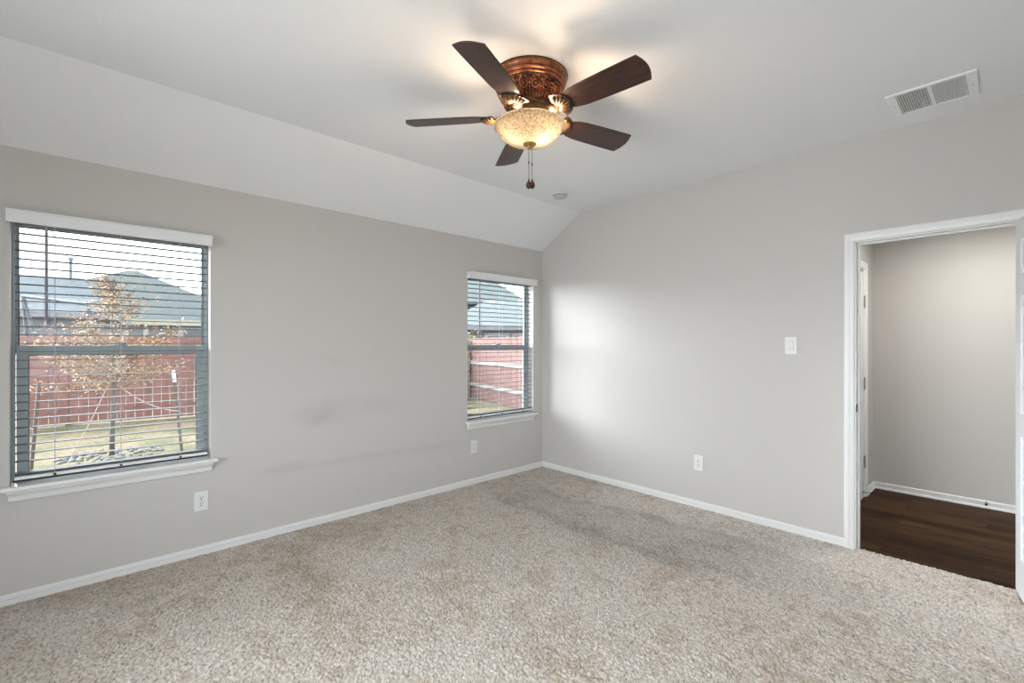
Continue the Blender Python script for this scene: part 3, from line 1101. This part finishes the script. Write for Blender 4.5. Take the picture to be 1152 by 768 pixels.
def blade_outline():
    R0, R1, RT = 0.175, 0.33, 0.655
    up = []
    # root rounding to full width, tip a convex arc with cut corners
    for a in np.linspace(0, PI / 2, 9):
        up.append((R0 + 0.045 * (1 - math.cos(a)), 0.042 * math.sin(a)))
    up += [(0.255, 0.055), (0.285, 0.064), (0.32, 0.0685), (0.40, 0.0720), (0.52, 0.0750), (0.60, 0.0762), (0.634, 0.0762)]
    tip = [(0.647, 0.045), (0.653, 0.022), (0.655, 0.0), (0.653, -0.022), (0.647, -0.045)]
    low = [(x, -y) for x, y in up[::-1]]
    pts = up + tip + low
    return pts[::-1]


proto = None
for k in range(5):
    ang = math.radians(-157.3 + 72 * k)
    if proto is None:
        bo = MB().prism(blade_outline(), -0.003, 0.003).build('blade', M_blade, fan, 0.0015)
        sh = MB()
        # arm from the hub, scallop shell under the root
        sh.tube([(-0.025, 0, 0.010), (0.03, 0, 0.004), (0.080, 0, -0.010), (0.115, 0, -0.012)], [0.016, 0.014, 0.018, 0.014], 10, M=Matrix.Translation((0.095, 0, 0)) @ Matrix.Diagonal((0.75, 1.5, 1, 1)))
        for i in range(9):
            a = -1.25 + 2.5 * i / 8
            ln = 0.072 * (1 - 0.12 * abs(a))
            c_, s_ = math.cos(a), math.sin(a)
            sh.tube([(0.178, 0, -0.011), (0.178 + ln * .5 * c_, ln * .5 * s_, -0.017), (0.178 + ln * .9 * c_, ln * .9 * s_, -0.011), (0.178 + ln * c_, ln * s_, -0.005)], [0.004, 0.0062, 0.0078, 0.006], 7)
        sh.ball((0.176, 0, -0.013), 0.016, 12, 7, (1.2, 1.2, .7))
        so = sh.build('shell_bracket', M_antique, bo, smooth=True)
        bk = MB()
        pts = [(0.178 + 0.079 * math.cos(a), 0.079 * math.sin(a)) for a in np.linspace(-1.5, 1.5, 20)] + [(0.165, 0.02), (0.165, -0.02)]
        bk.prism(pts, -0.008, -0.0032)
        kb = bk.build('bracket_plate', M_shelldark, bo)
        proto = (bo, so, kb)
        b3 = proto
    else:
        b3 = [o.copy() for o in proto]
        for o in b3:
            COL.objects.link(o)
        b3[0].parent = fan
        b3[1].parent = b3[0]
        b3[2].parent = b3[0]
    b3[0].location = (0, 0, BZ)
    b3[0].rotation_euler = (Matrix.Rotation(ang, 3, 'Z') @ Matrix.Rotation(math.radians(-14), 3, 'X')).to_euler()

# ================================================================== the yard and the houses
G = -0.30


def ground_mat():
    m = bpy.data.materials.new('dry_lawn')
    m.use_nodes = True
    nt = m.node_tree
    p = nt.nodes['Principled BSDF']
    p.inputs['Roughness'].default_value = 0.95
    p.inputs['Specular IOR Level'].default_value = 0.05
    tc = nt.nodes.new('ShaderNodeTexCoord')
    n1 = nt.nodes.new('ShaderNodeTexNoise')
    n1.inputs['Scale'].default_value = 1.1
    n1.inputs['Detail'].default_value = 6
    n2 = nt.nodes.new('ShaderNodeTexNoise')
    n2.inputs['Scale'].default_value = 22
    n2.inputs['Detail'].default_value = 5
    r1 = nt.nodes.new('ShaderNodeValToRGB')
    r1.color_ramp.elements[0].position = 0.36
    r1.color_ramp.elements[0].color = (0.0684, 0.0756, 0.0396, 1)
    r1.color_ramp.elements[1].position = 0.52
    r1.color_ramp.elements[1].color = (0.1440, 0.1152, 0.0778, 1)
    r2 = nt.nodes.new('ShaderNodeMapRange')
    r2.inputs['From Min'].default_value = 0.3
    r2.inputs['From Max'].default_value = 0.7
    r2.inputs['To Min'].default_value = 0.62
    r2.inputs['To Max'].default_value = 1.28
    vm = nt.nodes.new('ShaderNodeVectorMath')
    vm.operation = 'SCALE'
    nt.links.new(tc.outputs['Object'], n1.inputs['Vector'])
    nt.links.new(tc.outputs['Object'], n2.inputs['Vector'])
    nt.links.new(n1.outputs[0], r1.inputs[0])
    nt.links.new(n2.outputs[0], r2.inputs['Value'])
    nt.links.new(r1.outputs[0], vm.inputs[0])
    nt.links.new(r2.outputs[0], vm.inputs['Scale'])
    nt.links.new(vm.outputs[0], p.inputs['Base Color'])
    return m


w = MB()
w.box(-60, 60, -30, 90, G - 0.2, G)
struct(w.build('ground_lawn', ground_mat()), 'dry yellowish lawn outside the windows', 'lawn')

w = MB()
w.box(-9, 3.5, T, 3.6, G - 0.02, G + 0.03)  # unseen slab added to bounce daylight up to the ceiling
struct(w.build('ground_bounce_slab', mat('pale_bounce_slab', (0.62, 0.61, 0.59), 0.8, noise=(3, .08))), 'added unseen pale slab under the windows bouncing daylight upward', 'bounce slab')

M_fence = mat('red_stained_cedar', (0.1320, 0.0576, 0.0496), 0.8, noise=(5, 0.28))
M_fence2 = mat('darker_red_cedar', (0.088, 0.040, 0.033), 0.8, noise=(5, 0.28))  # same cedar, darkened to offset the strong sun on the side fence
M_rail = mat('bare_grey_rail', (0.1425, 0.1387, 0.1350), 0.8, noise=(8, 0.15))
M_postw = mat('tan_wood_post', (0.18, 0.145, 0.11), 0.8, noise=(8, 0.15))


def fence(name, A, B, height, gap, label, m, rails, posts, seed, rail_side, post_mat):
    A, B = Vector((*A, G)), Vector((*B, G))
    d = (B - A)
    L = d.length
    rz = math.atan2(d.y, d.x)
    r = empty(name, A, rz)
    tag(r, label, 'fence')
    rr = random.Random(seed)
    bd_ = MB()
    x = 0.0
    while x < L - 0.1:
        wd = 0.139
        h = height + rr.uniform(-0.012, 0.012)
        c = 0.018
        yo = rr.uniform(-0.002, 0.002)
        lean = rr.uniform(-0.003, 0.003)
        poly = [(x, 0.03), (x + wd, 0.03), (x + wd + lean, h - c), (x + wd - c + lean, h), (x + c + lean, h), (x + lean, h - c)]
        bd_.prism(poly, -yo - 0.008, -yo + 0.008, Matrix(((1, 0, 0, 0), (0, 0, -1, 0), (0, 1, 0, 0), (0, 0, 0, 1))))
        x += wd + gap + rr.uniform(-gap * .4, gap * .6)
    bd_.build('boards', m, r)
    for z in rails:
        q = MB().box(0, L, rail_side * 0.011, rail_side * 0.050, z, z + 0.088)
        q.build('rail', M_rail, r)
    for px in posts:
        MB().box(px - 0.045, px + 0.045, rail_side * 0.051, rail_side * 0.141, 0, height - 0.05).build('post', post_mat, r)
    return r


CX, CY = 5.05, 8.33
fence('back_fence', (-9.0, 10.21), (CX, CY), 1.845, 0.012, 'red wooden picket fence across the back of the yard behind the tree', M_fence, (0.25, 0.9, 1.5), (0.2, 2.6, 5.0, 7.4, 9.8, 12.2, 14.0), 3, 1, M_rail)
sd_ = Vector((-0.2416, -0.9704))
fence('side_fence', (CX + 0.02, CY - 0.06), (CX + 0.02 + sd_.x * 7.2, CY - 0.06 + sd_.y * 7.2), 1.86, 0.006,
      'red wooden fence with pale rails running towards the house, outside the corner window', M_fence2, (0.42, 1.08), (0.60, 5.6), 5, -1, M_postw)


# ---- young tree tied between stakes
M_bark = mat('grey_brown_bark', (0.075, 0.066, 0.058), 0.85, noise=(20, 0.3))
M_leaf = mat('autumn_leaf', (0.215, 0.125, 0.075), 0.6, noise=(2.4, 0.45), spec=0.2)
M_leaf2 = mat('yellow_leaf', (0.205, 0.150, 0.080), 0.6, noise=(3, 0.3), spec=0.2)
TB_ = Vector((-3.49, 5.60, G))
tree = empty('young_tree', TB_)
tag(tree, 'young tree with sparse orange autumn leaves in the yard', 'tree')
tk = MB()
tk.tube([(0, 0, 0), (0.01, 0, 0.6), (0.02, -0.01, 1.3), (0.0, 0.01, 2.0), (0.03, 0.0, 2.75)], [0.034, 0.029, 0.025, 0.016, 0.006], 10)
tk.build('trunk', M_bark, tree, smooth=True)
br = MB()
lf, lf2 = MB(), MB()
rt = random.Random(5)


def add_leaf(mb, p, s):
    Mx = Matrix.Translation(p) @ Matrix.Rotation(rt.uniform(0, 6.28), 4, 'Z') @ Matrix.Rotation(rt.uniform(-1.3, 1.3), 4, 'X') @ Matrix.Rotation(rt.uniform(-.8, .8), 4, 'Y')
    mb.add([(0, 0, 0), (s * .45, s * .3, s * .08), (s, 0, 0), (s * .45, -s * .3, s * .08)], [(0, 1, 2), (0, 2, 3)], Mx)


for i in range(84):
    t = rt.random() ** 0.95
    z0_ = 0.98 + 1.62 * t
    a = rt.uniform(0, 2 * PI)
    ln = (0.86 * (1 - t) ** 0.8 + 0.14) * rt.uniform(.55, 1.1)
    rise = rt.uniform(-0.05, 0.50) * (0.5 + ln)
    c_, s_ = math.cos(a), math.sin(a)
    p0 = Vector((0.01, 0, z0_))
    p1 = p0 + Vector((c_ * ln * .5, s_ * ln * .5, rise * .35))
    p2 = p0 + Vector((c_ * ln, s_ * ln, rise))
    br.tube([p0, p1, p2], [0.009, 0.006, 0.002], 5)
    dens = int((105 if z0_ < 1.75 else 48) * (0.35 + ln))
    for q in range(dens):
        u = rt.uniform(.25, 1.05)
        pp = p0.lerp(p1, u * 2) if u < .5 else p1.lerp(p2, u * 2 - 1)
        pp = pp + Vector((rt.gauss(0, .055), rt.gauss(0, .055), rt.gauss(0, .05)))
        add_leaf(lf if rt.random() < .62 else lf2, pp, rt.uniform(.026, .06))
br.build('branches', M_bark, tree)
lf.build('foliage', M_leaf, tree)
tag(lf2.build('foliage', M_leaf2, tree), 'yellow leaves')

M_stake = mat('rust_brown_stake', (0.05, 0.03, 0.025), 0.7)
M_capw = mat('white_cap', (0.32, 0.31, 0.30), 0.5)


def stake(base, top, label, cap):
    r = empty('tree_stake', base)
    tag(r, label, 'stake', 'stakes holding the young tree')
    v = Vector(top) - Vector(base)
    MB().tube([(0, 0, -0.1), v], 0.020, 8).build('post', M_stake, r, smooth=True, auto=40)
    if cap:
        MB().tube([v * .86, v * 1.01], 0.027, 10).build('cap', M_capw, r, smooth=True, auto=40)
    return r


SL = ((-4.316, 5.174, G), (-4.232, 5.121, 0.87))
SR = ((-2.667, 5.236, G), (-2.776, 5.272, 0.957))
stake(*SL, 'bare rust brown stake leaning at the tree side nearest the frame edge', False)
stake(*SR, 'dark stake with a white cap across from the bare stake', True)
M_rope = mat('pale_pink_rope', (0.28, 0.21, 0.20), 0.7)


def rope(p0, p1, sag, label):
    o = MB(p0)
    pts = []
    for i in range(16):
        t = i / 15
        p = Vector(p0).lerp(Vector(p1), t)
        p.z -= sag * 4 * t * (1 - t)
        pts.append(p)
    o.tube(pts, 0.007, 6)
    ob = o.build('tie_rope', M_rope, None, smooth=True)
    ob.location = p0
    tag(ob, label, 'rope', 'ropes tying the tree')


rope((-3.46, 5.58, 0.80), (-2.71, 5.232, 0.33), 0.10, 'pale rope sagging from the trunk to the white-capped stake')
rope((-3.52, 5.60, 0.80), (-3.93, 5.95, -0.29), 0.04, 'pale rope running from the trunk down to the lawn')
# pale stones around the trunk
gr = MB()
for i in range(130):
    a = rt.uniform(0, 2 * PI)
    q = 0.46 * math.sqrt(rt.random()) + .05
    gr.ball((TB_.x + q * math.cos(a) * 1.2, TB_.y + q * math.sin(a), G + 0.012), rt.uniform(.018, .04), 7, 5, (1, rt.uniform(.7, 1.3), .7))
tag(gr.build('gravel', mat('pale_stone', (0.10, 0.098, 0.096), 0.8), None, smooth=True), 'ring of pale stones around the young tree trunk', 'gravel', kind='stuff')


# ---- houses
def roof_mat(name, col):
    m = mat(name, col, 0.85, noise=(1.5, 0.10), spec=0.1)
    nt = m.node_tree
    p = nt.nodes['Principled BSDF']
    tc = nt.nodes.new('ShaderNodeTexCoord')
    wv = nt.nodes.new('ShaderNodeTexWave')
    wv.bands_direction = 'Z'
    wv.inputs['Scale'].default_value = 3.0
    b_ = nt.nodes.new('ShaderNodeBump')
    b_.inputs['Strength'].default_value = 0.25
    b_.inputs['Distance'].default_value = 0.02
    nt.links.new(tc.outputs['Object'], wv.inputs['Vector'])
    nt.links.new(wv.outputs[0], b_.inputs['Height'])
    nt.links.new(b_.outputs[0], p.inputs['Normal'])
    return m


M_roof1 = roof_mat('grey_green_shingles', (0.0624, 0.0710, 0.0720))
M_roof2 = roof_mat('pale_grey_shingles', (0.0818, 0.0942, 0.0952))
M_roof3 = roof_mat('slate_shingles', (0.0546, 0.0654, 0.0744))
M_siding = mat('grey_siding', (0.15, 0.15, 0.16), 0.8)
M_siding2 = mat('mauve_brick', (0.11, 0.105, 0.12), 0.8, noise=(6, .2))
M_fascia = mat('cream_fascia', (0.24, 0.23, 0.185), 0.6)
M_hwin = mat('house_window_glass', (0.04, 0.048, 0.056), 0.15)
M_ventb = mat('white_roof_vent', (0.28, 0.28, 0.275), 0.5)
M_pipe = mat('dark_vent_pipe', (0.07, 0.075, 0.09), 0.5)


def hip_house(loc, rz, lx, ly, eave_z, ridge_z, roof_m, wall_m, label, wins=(), ridge_len=None, over=0.45, fascia=0.16, vents=(), fascia_m=None, frame_w=0.12):
    """local: front wall along x from -lx/2..lx/2 at y=0, depth ly behind"""
    r = empty('neighbour_house', (*loc, G), rz)
    tag(r, label, 'house', 'houses beyond the fence')
    e, rd = eave_z - G, ridge_z - G
    MB().box(-lx / 2, lx / 2, 0, ly, 0, e).build('walls', wall_m, r)
    x0_, x1_, y0_, y1_ = -lx / 2 - over, lx / 2 + over, -over, ly + over
    hl = (ridge_len if ridge_len is not None else max(lx - ly, 0.1)) / 2
    ym_ = ly / 2
    vs = [(x0_, y0_, e), (x1_, y0_, e), (x1_, y1_, e), (x0_, y1_, e), (-hl, ym_, rd), (hl, ym_, rd)]
    vs2 = [(x, y, z - 0.06) for x, y, z in vs[:4]]
    MB().add(vs + vs2, [(0, 1, 5, 4), (2, 3, 4, 5), (1, 2, 5), (3, 0, 4), (0, 3, 9, 6), (2, 1, 7, 8), (1, 0, 6, 7), (3, 2, 8, 9), (6, 9, 8, 7)]).build('roof', roof_m, r)
    f_ = MB()
    f_.box(x0_, x1_, y0_ - 0.02, y0_, e - fascia, e + 0.01)
    f_.box(x0_ - .02, x0_, y0_, y1_, e - fascia, e + 0.01)
    f_.box(x1_, x1_ + .02, y0_, y1_, e - fascia, e + 0.01)
    f_.build('fascia', fascia_m or M_fascia, r)
    for (wx, wz, ww, wh) in wins:
        t_ = MB()
        rect_frame(t_, wx - ww / 2 - frame_w, wx + ww / 2 + frame_w, wz - .12, wz + wh + .12, -0.05, 0.0, frame_w, frame_w, .12, .12)
        wo = t_.build('window', M_ventb, r)
        MB().box(wx - ww / 2, wx + ww / 2, -0.02, -0.001, wz, wz + wh).build('pane', M_hwin, wo)
    for (vx, vy, hh, rad, m_) in vents:
        # height of the front slope at (vx,vy)
        t = (vy + over) / (ym_ + over)
        zz_ = e + (rd - e) * min(t, 1)
        if rad > .09:
            MB().box(vx - rad, vx + rad, vy - rad * .6, vy + rad * .6, zz_ - .1, zz_ + hh).build('roof_vent', m_, r, 0.03)
        else:
            q = MB().tube([(vx, vy, zz_ - .1), (vx, vy, zz_ + hh)], rad, 10)
            q.tube([(vx, vy, zz_ + hh - .12), (vx, vy, zz_ + hh)], rad * 1.7, 10)
            q.build('vent_pipe', m_, r)
    return r


yawA = math.radians(-14)
HR = math.radians(-42.8)
HF = math.radians(-7.6)
hA = hip_house((-1.997, 33.849), HF, 14.8, 13.0, 2.93, 6.8, M_roof1, M_siding, 'wide grey house with cream eaves and peaked hip roof behind the tree',
               wins=((3.54, 1.3, 1.04, 1.36),), ridge_len=0.5, fascia=0.36, frame_w=0.28)
MB().box(0.96, 1.22, -0.04, 0.0, 0, 3.23).build('trim_board', M_ventb, hA)
hip_house((-8.742, 19.49), HF, 10.5, 7.5, 2.45, 4.11, M_roof3, M_siding2, 'dark walled house with flat-ridged roof and vent pipe left of the tree', ridge_len=9.0,
          vents=((4.10, 3.6, 0.86, 0.05, M_pipe),), fascia_m=M_siding2)
hip_house((10.581, 8.986), HR, 9.1, 8.0, 2.10, 3.58, M_roof2, M_siding2, 'near pale roofed house with two white roof vents behind the side fence', ridge_len=6.5,
          wins=((-2.6, 1.6, 0.8, 0.4), (-1.5, 1.6, 0.8, 0.4)), vents=((-2.95, 3.2, 0.14, 0.13, M_ventb), (-1.6, 3.2, 0.14, 0.13, M_ventb)), fascia_m=M_siding2)
hip_house((12.387, 23.668), HR, 14.5, 10.0, 4.17, 9.3, M_roof2, M_roof3, 'tall two-storey house with pale hip roof standing furthest back', ridge_len=0.8,
          vents=((4.5, 1.6, 0.2, 0.18, M_ventb),), fascia_m=M_roof3)

# ---- swing set frame beyond the back fence
M_steel = mat('blue_grey_steel', (0.022, 0.026, 0.034), 0.6)
M_steelp = mat('pale_steel', (0.09, 0.10, 0.115), 0.5)
S0, S1 = Vector((-5.06, 15.3, 2.72)), Vector((-3.73, 14.1, 2.50))
ss = empty('swing_set', (S0.x, S0.y, G))
tag(ss, 'dark metal swing set frame behind the back fence', 'swing set')
OS = ss.location
MB(OS).tube([S0, S1], 0.045, 8).build('top_beam', M_steel, ss)
for S, sg in ((S0, 1), (S1, 1)):
    for k in (0.25, 0.75):
        MB(OS).tube([S, (S.x + k * .9, S.y - k * .9, G)], 0.045, 8).build('leg', M_steel, ss)

# ---- shrub behind the side fence, seen at the left edge of the corner window
sb = empty('shrub', (5.75, 8.69, G))
tag(sb, 'yellow green shrub at the edge of the corner window view', 'shrub')
stm = MB()
fo = MB()
for i in range(16):
    a = rt.uniform(0, 2 * PI)
    tip_ = Vector((math.cos(a) * .25, math.sin(a) * .25, rt.uniform(1.2, 2.15)))
    stm.tube([(0, 0, 0), tip_ * .5, tip_], [.02, .014, .006], 5)
    for q in range(70):
        u = rt.uniform(.35, 1.05)
        add_leaf(fo, tip_ * u + Vector((rt.gauss(0, .13), rt.gauss(0, .13), rt.gauss(0, .1))), rt.uniform(.06, .12))
stm.build('stems', M_bark, sb)
fo.build('foliage', mat('yellow_green_leaf', (0.19, 0.19, 0.08), .6, noise=(4, .3)), sb)
